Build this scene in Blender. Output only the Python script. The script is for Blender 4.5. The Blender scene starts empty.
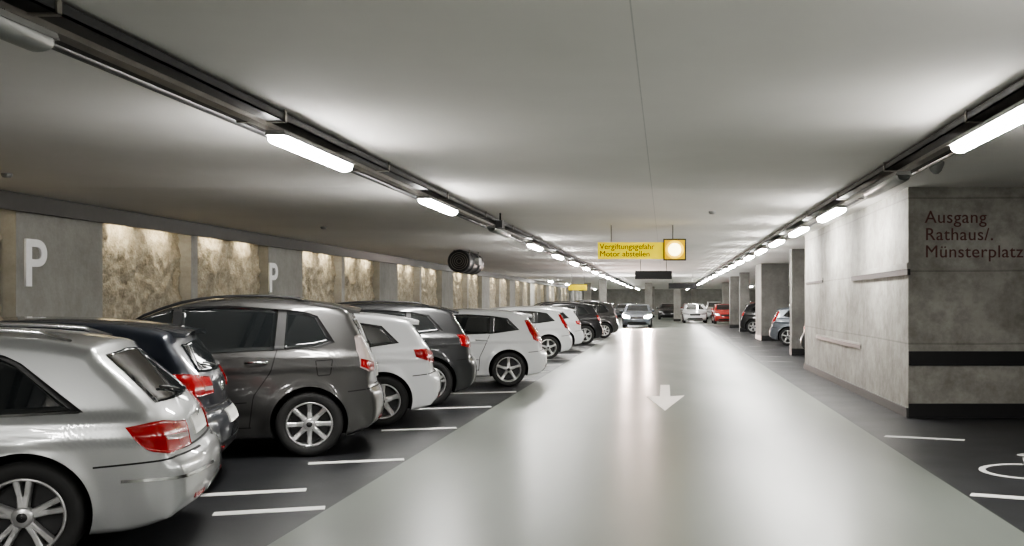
import bpy, bmesh, math, random
from mathutils import Vector, Matrix, noise
from mathutils.bvhtree import BVHTree
random.seed(4)
SC = bpy.context.scene
COL = SC.collection
PI = math.pi
try:
    SC.view_settings.look = 'AgX - Medium High Contrast'
    SC.view_settings.exposure = 0.22
except Exception:
    pass

# ------------------------------------------------------------------ materials
def new_mat(name):
    m = bpy.data.materials.new(name); m.use_nodes = True
    nt = m.node_tree; b = nt.nodes["Principled BSDF"]
    return m, nt, b

def simple(name, col, rough=0.5, metal=0.0, coat=0.0, emit=None, es=0.0, var=0.06, scale=8.0):
    m, nt, b = new_mat(name)
    tc = nt.nodes.new("ShaderNodeTexCoord")
    nz = nt.nodes.new("ShaderNodeTexNoise"); nz.inputs["Scale"].default_value = scale
    nz.inputs["Detail"].default_value = 4
    nt.links.new(tc.outputs["Object"], nz.inputs["Vector"])
    rp = nt.nodes.new("ShaderNodeValToRGB")
    rp.color_ramp.elements[0].position = 0.3; rp.color_ramp.elements[1].position = 0.7
    rp.color_ramp.elements[0].color = (*[c * (1 - var) for c in col], 1)
    rp.color_ramp.elements[1].color = (*[min(1, c * (1 + var)) for c in col], 1)
    nt.links.new(nz.outputs["Fac"], rp.inputs["Fac"])
    nt.links.new(rp.outputs["Color"], b.inputs["Base Color"])
    b.inputs["Roughness"].default_value = rough
    b.inputs["Metallic"].default_value = metal
    b.inputs["Coat Weight"].default_value = coat
    b.inputs["Coat Roughness"].default_value = 0.04
    if emit:
        b.inputs["Emission Color"].default_value = (*emit, 1)
        b.inputs["Emission Strength"].default_value = es
    return m

def concrete(name, c1, c2, rough=0.8, scale=1.2, bump=0.15, bscale=30, stretch=(1, 1, 1), rvar=0.15, stain=0.0, boards=0.0, lo=0.32, hi=0.68):
    m, nt, b = new_mat(name)
    L = nt.links.new
    tc = nt.nodes.new("ShaderNodeTexCoord")
    mp = nt.nodes.new("ShaderNodeMapping"); mp.inputs["Scale"].default_value = stretch
    L(tc.outputs["Object"], mp.inputs["Vector"])
    n1 = nt.nodes.new("ShaderNodeTexNoise"); n1.inputs["Scale"].default_value = scale
    n1.inputs["Detail"].default_value = 8; n1.inputs["Roughness"].default_value = 0.6
    L(mp.outputs["Vector"], n1.inputs["Vector"])
    rp = nt.nodes.new("ShaderNodeValToRGB")
    rp.color_ramp.elements[0].position = lo; rp.color_ramp.elements[1].position = hi
    rp.color_ramp.elements[0].color = (*c1, 1); rp.color_ramp.elements[1].color = (*c2, 1)
    L(n1.outputs["Fac"], rp.inputs["Fac"])
    colout = rp.outputs["Color"]
    def mul(colout, fac):
        mx = nt.nodes.new("ShaderNodeMix"); mx.data_type = 'RGBA'; mx.blend_type = 'MULTIPLY'
        mx.inputs[0].default_value = 1.0
        L(colout, mx.inputs[6]); L(fac, mx.inputs[7]); return mx.outputs[2]
    if stain:
        n3 = nt.nodes.new("ShaderNodeTexNoise"); n3.inputs["Scale"].default_value = scale * 3.7
        n3.inputs["Detail"].default_value = 10; n3.inputs["Roughness"].default_value = 0.75
        L(mp.outputs["Vector"], n3.inputs["Vector"])
        r3 = nt.nodes.new("ShaderNodeValToRGB"); r3.color_ramp.elements[0].position = 0.34; r3.color_ramp.elements[1].position = 0.60
        g = 1 - stain; r3.color_ramp.elements[0].color = (g, g * 0.98, g * 0.95, 1); r3.color_ramp.elements[1].color = (1, 1, 1, 1)
        L(n3.outputs["Fac"], r3.inputs["Fac"]); colout = mul(colout, r3.outputs["Color"])
    if boards:
        wv = nt.nodes.new("ShaderNodeTexWave"); wv.wave_type = 'BANDS'; wv.bands_direction = 'Z'; wv.wave_profile = 'SAW'
        wv.inputs["Scale"].default_value = 0.32; wv.inputs["Distortion"].default_value = 0.15
        L(tc.outputs["Object"], wv.inputs["Vector"])
        r4 = nt.nodes.new("ShaderNodeValToRGB"); r4.color_ramp.elements[0].position = 0.0; r4.color_ramp.elements[1].position = 0.03
        g = 1 - boards; r4.color_ramp.elements[0].color = (g, g, g, 1); r4.color_ramp.elements[1].color = (1, 1, 1, 1)
        L(wv.outputs["Color"], r4.inputs["Fac"]); colout = mul(colout, r4.outputs["Color"])
    L(colout, b.inputs["Base Color"])
    if bump > 0:
        n2 = nt.nodes.new("ShaderNodeTexNoise"); n2.inputs["Scale"].default_value = bscale
        n2.inputs["Detail"].default_value = 6
        L(tc.outputs["Object"], n2.inputs["Vector"])
        bp = nt.nodes.new("ShaderNodeBump"); bp.inputs["Strength"].default_value = bump
        bp.inputs["Distance"].default_value = 0.02
        L(n2.outputs["Fac"], bp.inputs["Height"]); L(bp.outputs["Normal"], b.inputs["Normal"])
    mr = nt.nodes.new("ShaderNodeMapRange"); mr.inputs["From Min"].default_value = 0.0; mr.inputs["From Max"].default_value = 1.0
    mr.inputs["To Min"].default_value = rough * (1 - rvar); mr.inputs["To Max"].default_value = min(1, rough * (1 + rvar))
    n4 = nt.nodes.new("ShaderNodeTexNoise"); n4.inputs["Scale"].default_value = scale * 1.3; n4.inputs["Detail"].default_value = 2
    L(mp.outputs["Vector"], n4.inputs["Vector"])
    L(n4.outputs["Fac"], mr.inputs["Value"]); L(mr.outputs["Result"], b.inputs["Roughness"])
    return m

M = {}
M['ceil'] = concrete("ceiling_paint", (0.70, 0.68, 0.655), (0.77, 0.75, 0.725), 0.8, 0.35, 0.05, 14)
M['lane'] = concrete("lane_epoxy", (0.142, 0.158, 0.140), (0.198, 0.214, 0.192), 0.31, 0.6, 0.0, 9, stretch=(1, 0.3, 1), rvar=0.25, lo=0.25, hi=0.75)
M['asph'] = concrete("dark_bay_floor", (0.017, 0.018, 0.020), (0.031, 0.032, 0.035), 0.40, 1.1, 0.12, 60)
M['conc'] = concrete("wall_concrete", (0.27, 0.258, 0.232), (0.44, 0.428, 0.395), 0.75, 1.0, 0.3, 14, stain=0.38, boards=0.42)
M['concP'] = concrete("pier_concrete", (0.30, 0.29, 0.27), (0.44, 0.43, 0.405), 0.75, 1.3, 0.25, 18, stain=0.2)
M['concC'] = concrete("column_concrete", (0.15, 0.146, 0.138), (0.24, 0.235, 0.22), 0.8, 1.3, 0.25, 18, stain=0.2)
M['concL'] = concrete("slab_concrete", (0.24, 0.235, 0.22), (0.34, 0.335, 0.315), 0.8, 1.3, 0.2, 20, stain=0.15)
M['concD'] = concrete("panel_concrete", (0.17, 0.165, 0.155), (0.25, 0.245, 0.23), 0.8, 1.3, 0.2, 20)
M['rough'] = concrete("rough_cast_concrete", (0.30, 0.262, 0.195), (0.54, 0.49, 0.395), 0.9, 4.5, 1.0, 22, stain=0.40)
M['tray'] = simple("galvanised_steel", (0.26, 0.245, 0.22), 0.36, 0.8, var=0.2, scale=3)
M['black'] = simple("black_paint", (0.012, 0.012, 0.013), 0.5)
M['kerb'] = simple("grey_kerb_paint", (0.075, 0.075, 0.072), 0.6)
M['plast'] = simple("black_plastic", (0.018, 0.018, 0.019), 0.45)
M['beam'] = simple("dark_steel_beam", (0.07, 0.065, 0.06), 0.5, 0.4)
M['seam'] = simple("ceiling_seam_sealant", (0.54, 0.53, 0.52), 0.7)
M['gap'] = simple("shadow_gap_rubber", (0.006, 0.006, 0.006), 0.8)
M['glass'] = simple("tinted_glass", (0.014, 0.016, 0.017), 0.03, 0.0, 1.0)
M['tire'] = simple("tire_rubber", (0.018, 0.018, 0.018), 0.75)
M['rim'] = simple("alloy_silver", (0.62, 0.62, 0.62), 0.28, 0.75)
M['chrome'] = simple("chrome", (0.8, 0.8, 0.8), 0.12, 1.0)
M['red'] = simple("red_lens", (0.23, 0.002, 0.003), 0.2, 0.0, 0.2, (1, 0.0, 0.0), 0.03)
M['clear'] = simple("clear_lens", (0.40, 0.34, 0.33), 0.15, 0.2, 0.4)
M['plate'] = simple("plate_white", (0.75, 0.75, 0.72), 0.4)
M['white'] = concrete("road_paint_white", (0.72, 0.72, 0.70), (0.87, 0.87, 0.85), 0.55, 6, 0.1, 40)
M['paintgrey'] = concrete("road_paint_grey", (0.25, 0.25, 0.24), (0.38, 0.38, 0.37), 0.55, 6, 0.1, 40)  # darker grey version of the bay line paint
M['arrow'] = concrete("arrow_paint_pale", (0.88, 0.82, 0.77), (0.94, 0.89, 0.85), 0.5, 6, 0.0, 40)
M['letter'] = simple("letter_white", (0.82, 0.82, 0.82), 0.4)
M['brown'] = simple("letter_red_brown", (0.115, 0.048, 0.042), 0.6)
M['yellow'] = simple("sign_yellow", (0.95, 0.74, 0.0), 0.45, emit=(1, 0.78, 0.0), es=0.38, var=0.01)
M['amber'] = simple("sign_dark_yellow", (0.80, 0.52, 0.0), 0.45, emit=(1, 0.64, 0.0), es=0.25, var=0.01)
M['lampon'] = simple("lamp_diffuser_lit", (0.9, 0.9, 0.9), 0.4, emit=(1.0, 0.98, 0.94), es=110, var=0.01)
M['lampoff'] = simple("lamp_diffuser_unlit", (0.18, 0.19, 0.18), 0.3)
M['lampbody'] = simple("lamp_housing_grey", (0.24, 0.24, 0.23), 0.5)
M['wash'] = simple("wall_wash_lit", (0.9, 0.9, 0.8), 0.4, emit=(1.0, 0.88, 0.64), es=58, var=0.01)
M['beacon'] = simple("round_warning_lamp_lit", (0.9, 0.6, 0.02), 0.4, emit=(1.0, 0.58, 0.03), es=1.6, var=0.01)
M['beaconw'] = simple("round_warning_lamp_core", (0.9, 0.9, 0.8), 0.4, emit=(1.0, 0.86, 0.42), es=4.5, var=0.01)
M['headon'] = simple("headlight_lit", (0.9, 0.9, 0.9), 0.2, emit=(1.0, 0.96, 0.94), es=900, var=0.01)
M['head'] = simple("headlight_lens", (0.55, 0.56, 0.58), 0.1, 0.5, 1.0)
def paint(n, c, metal=0.5, rough=0.32): return simple(n, c, rough, metal, 1.0, var=0.02, scale=200)
P = dict(
    silver=paint("silver_car_paint", (0.40, 0.41, 0.41), 0.55, 0.33),
    navy=paint("dark_navy_car_paint", (0.012, 0.016, 0.026), 0.3, 0.3),
    grey=paint("warm_grey_car_paint", (0.060, 0.059, 0.058), 0.45, 0.33),
    white=paint("white_car_paint", (0.66, 0.67, 0.68), 0.0, 0.3),
    char=paint("charcoal_car_paint", (0.030, 0.031, 0.033), 0.4, 0.3),
    black=paint("black_car_paint", (0.012, 0.012, 0.014), 0.2, 0.3),
    red=paint("red_car_paint", (0.36, 0.025, 0.02), 0.1, 0.3),
    blue=paint("blue_grey_car_paint", (0.13, 0.145, 0.165), 0.5, 0.3))

# ------------------------------------------------------------------ helpers
def tag(o, label, cat, group=None, kind=None):
    o["label"] = label; o["category"] = cat
    if group: o["group"] = group
    if kind: o["kind"] = kind
    return o
def struct(o): o["kind"] = "structure"; return o

def mobj(name, verts, faces, mats, smooth=False, parent=None, midx=None, smooths=None):
    me = bpy.data.meshes.new(name)
    me.from_pydata([tuple(v) for v in verts], [], faces)
    if not isinstance(mats, (list, tuple)): mats = [mats]
    for m in mats: me.materials.append(m)
    if midx: me.polygons.foreach_set("material_index", midx)
    if smooths is not None: me.polygons.foreach_set("use_smooth", smooths)
    else: me.polygons.foreach_set("use_smooth", [smooth] * len(me.polygons))
    me.update()
    o = bpy.data.objects.new(name, me); COL.objects.link(o)
    if parent: o.parent = parent
    return o

class MB:
    """simple mesh buffer"""
    def __init__(s): s.v = []; s.f = []; s.m = []; s.s = []
    def add(s, vs, fs, mi=0, sm=False):
        k = len(s.v); s.v += [Vector(v) for v in vs]
        for f in fs: s.f.append([i + k for i in f]); s.m.append(mi); s.s.append(sm)
    def box(s, x0, x1, y0, y1, z0, z1, mi=0):
        vs = [(x, y, z) for x in (x0, x1) for y in (y0, y1) for z in (z0, z1)]
        s.add(vs, [(0, 1, 3, 2), (4, 6, 7, 5), (0, 4, 5, 1), (2, 3, 7, 6), (0, 2, 6, 4), (1, 5, 7, 3)], mi)
    def lathe(s, prof, n=32, mi=0, axis='y', c=(0, 0, 0), sm=True):
        vs = []; fs = []
        for r, a in prof:
            for i in range(n):
                t = 2 * PI * i / n
                if axis == 'y': p = (c[0] + r * math.cos(t), c[1] + a, c[2] + r * math.sin(t))
                elif axis == 'z': p = (c[0] + r * math.cos(t), c[1] + r * math.sin(t), c[2] + a)
                else: p = (c[0] + a, c[1] + r * math.cos(t), c[2] + r * math.sin(t))
                vs.append(p)
        for k in range(len(prof) - 1):
            for i in range(n):
                j = (i + 1) % n
                fs.append((k * n + i, k * n + j, (k + 1) * n + j, (k + 1) * n + i))
        s.add(vs, fs, mi, sm)
    def tube(s, pts, r, n=8, mi=0):
        vs = []; fs = []
        pts = [Vector(p) for p in pts]
        for k, p in enumerate(pts):
            d = (pts[min(k + 1, len(pts) - 1)] - pts[max(k - 1, 0)]).normalized()
            up = Vector((0, 0, 1)) if abs(d.z) < 0.9 else Vector((1, 0, 0))
            a = d.cross(up).normalized(); b = a.cross(d).normalized()
            for i in range(n):
                t = 2 * PI * i / n
                vs.append(p + a * (r * math.cos(t)) + b * (r * math.sin(t)))
        for k in range(len(pts) - 1):
            for i in range(n):
                j = (i + 1) % n
                fs.append((k * n + i, k * n + j, (k + 1) * n + j, (k + 1) * n + i))
        fs.append(tuple(range(n))); fs.append(tuple(range((len(pts) - 1) * n, len(pts) * n)))
        s.add(vs, fs, mi, True)
    def obj(s, name, mats, parent=None):
        return mobj(name, s.v, s.f, mats, parent=parent, midx=s.m, smooths=s.s)

def box(name, x0, x1, y0, y1, z0, z1, mat, parent=None):
    cx, cy = (x0 + x1) / 2, (y0 + y1) / 2
    b = MB()
    if parent: cx = cy = 0; zz = 0
    else: zz = z0
    b.box(x0 - cx, x1 - cx, y0 - cy, y1 - cy, z0 - zz, z1 - zz)
    o = b.obj(name, mat, parent)
    if not parent: o.location = (cx, cy, zz)
    return o

def empty(name, loc=(0, 0, 0), rz=0, parent=None):
    o = bpy.data.objects.new(name, None); COL.objects.link(o)
    o.empty_display_size = 0.2
    o.location = loc; o.rotation_euler = (0, 0, rz)
    if parent: o.parent = parent
    return o

def text(name, body, size, mat, loc, rot, ext=0.006, parent=None, spacing=1.0, align='LEFT', offset=0.0, linesp=1.0):
    cu = bpy.data.curves.new(name, 'FONT'); cu.body = body; cu.size = size
    cu.extrude = ext; cu.space_character = spacing; cu.align_x = align; cu.offset = offset
    cu.space_line = linesp
    t = bpy.data.objects.new(name + "_tmp", cu); COL.objects.link(t)
    dg = bpy.context.evaluated_depsgraph_get(); dg.update()
    me = bpy.data.meshes.new_from_object(t.evaluated_get(dg))
    bpy.data.objects.remove(t)
    me.materials.clear(); me.materials.append(mat)
    o = bpy.data.objects.new(name, me); COL.objects.link(o)
    o.location = loc; o.rotation_euler = rot
    if parent: o.parent = parent
    return o

def clone(o, parent=None):
    c = o.copy()
    COL.objects.link(c)
    if parent: c.parent = parent
    for ch in o.children: clone(ch, c)
    return c

# ------------------------------------------------------------------ polyline tools
def resample(pts, n):
    pts = [Vector(p) for p in pts]
    d = [0]
    for a, b in zip(pts, pts[1:]): d.append(d[-1] + (b - a).length)
    out = []
    for i in range(n):
        t = d[-1] * i / (n - 1); k = 0
        while k < len(pts) - 2 and d[k + 1] < t: k += 1
        seg = d[k + 1] - d[k]
        f = (t - d[k]) / seg if seg > 1e-9 else 0
        out.append(pts[k].lerp(pts[k + 1], min(1, max(0, f))))
    return out
def catmull(pts, n):
    pts = [Vector(p) for p in pts]
    P2 = [pts[0] * 2 - pts[1]] + pts + [pts[-1] * 2 - pts[-2]]
    out = []
    for k in range(1, len(P2) - 2):
        p0, p1, p2, p3 = P2[k - 1], P2[k], P2[k + 1], P2[k + 2]
        def tj(ti, a, b): return ti + max((b - a).length, 1e-4) ** 0.5
        t0 = 0; t1 = tj(t0, p0, p1); t2 = tj(t1, p1, p2); t3 = tj(t2, p2, p3)
        for i in range(12):
            t = t1 + (t2 - t1) * i / 12
            A1 = p0 * ((t1 - t) / (t1 - t0)) + p1 * ((t - t0) / (t1 - t0))
            A2 = p1 * ((t2 - t) / (t2 - t1)) + p2 * ((t - t1) / (t2 - t1))
            A3 = p2 * ((t3 - t) / (t3 - t2)) + p3 * ((t - t2) / (t3 - t2))
            B1 = A1 * ((t2 - t) / (t2 - t0)) + A2 * ((t - t0) / (t2 - t0))
            B2 = A2 * ((t3 - t) / (t3 - t1)) + A3 * ((t - t1) / (t3 - t1))
            out.append(B1 * ((t2 - t) / (t2 - t1)) + B2 * ((t - t1) / (t2 - t1)))
    out.append(pts[-1])
    return resample(out, n)
def sstep(a, b, x):
    t = min(1, max(0, (x - a) / (b - a))); return t * t * (3 - 2 * t)

# ------------------------------------------------------------------ car body
def car_body_mesh(sp):
    L, W, belt = sp['L'], sp['W'], sp['belt']
    T = catmull([(p[0], p[1]) for p in sp['T']], 160)
    N = len(T)
    x0, z0 = T[0]; x1, z1 = T[-1]
    xs = [sp['xr'], sp['xf']]; R = sp['R']; AR = R + 0.045
    tum = sp.get('tum', 0.34)
    def hw(x, z):
        b = W / 2
        if z < 0.6: lo = b * (1 - 0.04 * ((0.6 - z) / 0.4) ** 2)
        else: lo = b * (1 - 0.02 * ((z - 0.6) / max(0.1, belt - 0.6)) ** 2)
        cz = belt - 0.12 - 0.02 * (x - 0.5) / 3.0
        lo += 0.016 * math.exp(-((z - cz) / 0.035) ** 2) if z > cz else 0.016 * math.exp(-((z - cz) / 0.014) ** 2)
        lo -= 0.012 * math.exp(-((z - 0.42) / 0.06) ** 2) * sstep(xs[0] + 0.4, xs[0] + 0.6, x) * (1 - sstep(xs[1] - 0.6, xs[1] - 0.4, x))
        for xc in xs:
            d = math.hypot(x - xc, z - R)
            lo += 0.020 * math.exp(-((d - AR) / 0.06) ** 2) * (1 if z < belt else 0)
        mid = sp.get('mid', 1.7)
        up = b * 0.975 - 0.012 - tum * (z - belt) - 0.03 * ((x - mid) / 1.5) ** 2
        s = sstep(belt - 0.012, belt + 0.03, z)
        y = lo * (1 - s) + up * s
        Rr, Rf = 0.45, 1.0
        if x < Rr: y *= 1 - 0.09 * (1 - x / Rr) ** 2.4
        if L - x < Rf: y *= 1 - 0.13 * (1 - (L - x) / Rf) ** 2
        return y
    nw, nt = 52, 12
    rings = []
    hprev = 0
    for k in range(N):
        t = T[k]
        u = k / (N - 1)
        h = 0.5 * u + 0.5 * min(1, max(0, (t.x - x0) / (x1 - x0)))
        h = max(h, hprev); hprev = h
        bx = x0 + (x1 - x0) * h
        bz = 0.19 + (z0 - 0.19) * max(0, 1 - (bx - x0) / 0.35) ** 2 + (z1 - 0.19) * max(0, 1 - (x1 - bx) / 0.35) ** 2
        B = Vector((bx, bz))
        if k == 0: B = T[0].copy()
        if k == N - 1: B = T[-1].copy()
        d = T[min(k + 1, N - 1)] - T[max(k - 1, 0)]
        nrm = Vector((-d.y, d.x)).normalized()
        ln = (t - B).length
        cr = 0.03 * min(1, ln / 0.3)
        E = t - nrm * cr
        ln = (E - B).length
        r = min(0.07, 0.45 * ln)
        ry = 0.8 * r
        ring = []
        ybt = hw(B.x, B.y) - ry * 0.6
        for i in range(nt):
            ring.append(Vector((B.x, ybt * i / nt, B.y)))
        for i in range(nw + 1):
            w = i / nw
            w = 0.5 - 0.5 * math.cos(PI * w) * (0.35) - 0.325 * (1 - 2 * w)
            p = B.lerp(E, w); dt = ln * (1 - w); db = ln * w
            y = hw(p.x, p.y)
            if dt < r: y -= ry * (1 - math.sqrt(max(0, 1 - ((r - dt) / r) ** 2)))
            rb = r * 0.6
            if db < rb: y -= ry * 0.6 * (1 - math.sqrt(max(0, 1 - ((rb - db) / rb) ** 2)))
            ring.append(Vector((p.x, y, p.y)))
        ye = ring[-1].y
        for i in range(1, nt + 1):
            v = 1 - i / nt
            q = E + nrm * (cr * (1 - v * v))
            ring.append(Vector((q.x, ye * v, q.y)))
        rings.append(ring)
    def bow(p):
        a = abs(p.y / (W / 2)); yr = a ** 3.5; yf = a * a
        x = p.x + sp.get('bow', 0.10) * yr * max(0, 1 - p.x / 1.0) ** 1.5 - 0.24 * yf * max(0, 1 - (L - p.x) / 1.5) ** 1.5
        return Vector((x, p.y, p.z))
    verts = []; idx = []
    for ring in rings:
        row = []
        full = ring + [Vector((p.x, -p.y, p.z)) for p in reversed(ring[1:-1])]
        for p in full: row.append(len(verts)); verts.append(bow(p))
        idx.append(row)
    M2 = len(idx[0]); faces = []
    for a in range(N - 1):
        for i in range(M2):
            j = (i + 1) % M2
            faces.append((idx[a][i], idx[a + 1][i], idx[a + 1][j], idx[a][j]))
    me = bpy.data.meshes.new("body")
    me.from_pydata([tuple(v) for v in verts], [], faces)
    bm = bmesh.new(); bm.from_mesh(me)
    bmesh.ops.remove_doubles(bm, verts=bm.verts, dist=0.0008)
    es = [e for e in bm.edges if e.is_boundary]
    if es: bmesh.ops.holes_fill(bm, edges=es, sides=0)
    bmesh.ops.recalc_face_normals(bm, faces=bm.faces)
    for f in bm.faces: f.smooth = True
    bm.to_mesh(me)
    bvh = BVHTree.FromBMesh(bm)
    bm.free()
    return me, bvh

def cut_arches(sp, me, pmat):
    R = sp['R']; AR = R + 0.045
    area0 = sum(p.area for p in me.polygons)
    me.materials.append(pmat); me.materials.append(M['gap'])
    body = bpy.data.objects.new("body", me); COL.objects.link(body)
    for solver, selfi in (('EXACT', False), ('EXACT', True), ('FAST', False)):
        cuts = []
        for xc in (sp['xr'], sp['xf']):
            for sg in (1, -1):
                c = MB(); a, b2 = (0.58, 1.3) if sg > 0 else (-1.3, -0.58)
                vs = []; n = 72
                for yy in (a, b2):
                    for i in range(n):
                        th = 2 * PI * (i + 0.37) / n
                        vs.append((xc + AR * math.cos(th), yy, R + 0.01 + AR * math.sin(th)))
                fs = [tuple(range(n)), tuple(reversed(range(n, 2 * n)))]
                for i in range(n): fs.append((i, n + i, n + (i + 1) % n, (i + 1) % n))
                c.add(vs, fs); cut = c.obj("cutter_tmp", M['gap'])
                bm = bmesh.new(); bm.from_mesh(cut.data); bmesh.ops.recalc_face_normals(bm, faces=bm.faces); bm.to_mesh(cut.data); bm.free()
                md = body.modifiers.new("b", 'BOOLEAN'); md.object = cut; md.operation = 'DIFFERENCE'; md.solver = solver
                if solver == 'EXACT':
                    md.use_self = selfi
                    try: md.material_mode = 'TRANSFER'
                    except Exception: pass
                cuts.append(cut)
        dg = bpy.context.evaluated_depsgraph_get(); dg.update()
        me2 = bpy.data.meshes.new_from_object(body.evaluated_get(dg))
        body.modifiers.clear()
        for c in cuts: bpy.data.objects.remove(c)
        roof = sum(p.area for p in me2.polygons)
        nb = len(me2.polygons)
        if nb > 0.8 * len(me.polygons) and roof > 0.8 * area0:
            body.data = me2
            try: me2.set_sharp_from_angle(angle=math.radians(50))
            except Exception: pass
            return body
    print("ARCH FAIL")
    return body

def wheel_parts(sp, parent):
    R = sp['R']; rr = sp.get('rimr', 0.66) * R; w = 0.105
    t = MB()
    t.lathe([(rr - 0.004, 0.085), (rr + 0.01, 0.10), (rr + 0.5 * (R - rr), w + 0.004), (R - 0.025, w), (R - 0.006, 0.085), (R, 0.06), (R, -0.06),
             (R - 0.006, -0.085), (R - 0.025, -w), (rr, -0.09)], 48)
    to = t.obj("tire", M['tire'], parent)
    r = MB()
    r.lathe([(rr - 0.002, 0.084), (rr + 0.004, 0.096), (rr - 0.008, 0.098), (rr - 0.016, 0.088), (rr - 0.02, 0.03), (rr - 0.025, -0.07)], 48)
    r.lathe([(rr - 0.03, 0.02), (0.001, 0.02)], 32, 1)
    n, dbl, ww = sp.get('spokes', (5, False, 0.03))
    for i in range(n):
        for off in ((-0.16, 0.16) if dbl else (0,)):
            a0 = 2 * PI * i / n + PI / 2; a1 = a0 + off
            p0 = Vector((math.cos(a0 + off * 0.7), 0, math.sin(a0 + off * 0.7))) * 0.035
            p1 = Vector((math.cos(a1), 0, math.sin(a1))) * (rr - 0.008)
            d = (p1 - p0).normalized(); s = Vector((-d.z, 0, d.x))
            vs = []
            for p, hwid, yf in ((p0, ww * 1.0, 0.088), ((p0 + p1) / 2, ww * 0.72, 0.080), (p1, ww * 0.85, 0.094)):
                for sg, yy, k in ((-1, yf - 0.05, 1.15), (-1, yf - 0.006, 1), (-0.6, yf, 1), (0.6, yf, 1), (1, yf - 0.006, 1), (1, yf - 0.05, 1.15)):
                    vs.append(p + s * (sg * hwid * k) + Vector((0, yy, 0)))
            fs = []
            for k in range(2):
                for q in range(5):
                    fs.append((k * 6 + q, k * 6 + q + 1, (k + 1) * 6 + q + 1, (k + 1) * 6 + q))
            r.add(vs, fs, 0, False)
    r.lathe([(0.062, 0.05), (0.060, 0.086), (0.045, 0.094), (0.001, 0.096)], 24)
    r.lathe([(0.028, 0.0955), (0.026, 0.099), (0.001, 0.100)], 20, 1)
    ro = r.obj("rim", [M['rim'], M['plast']], parent)
    return to, ro

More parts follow.
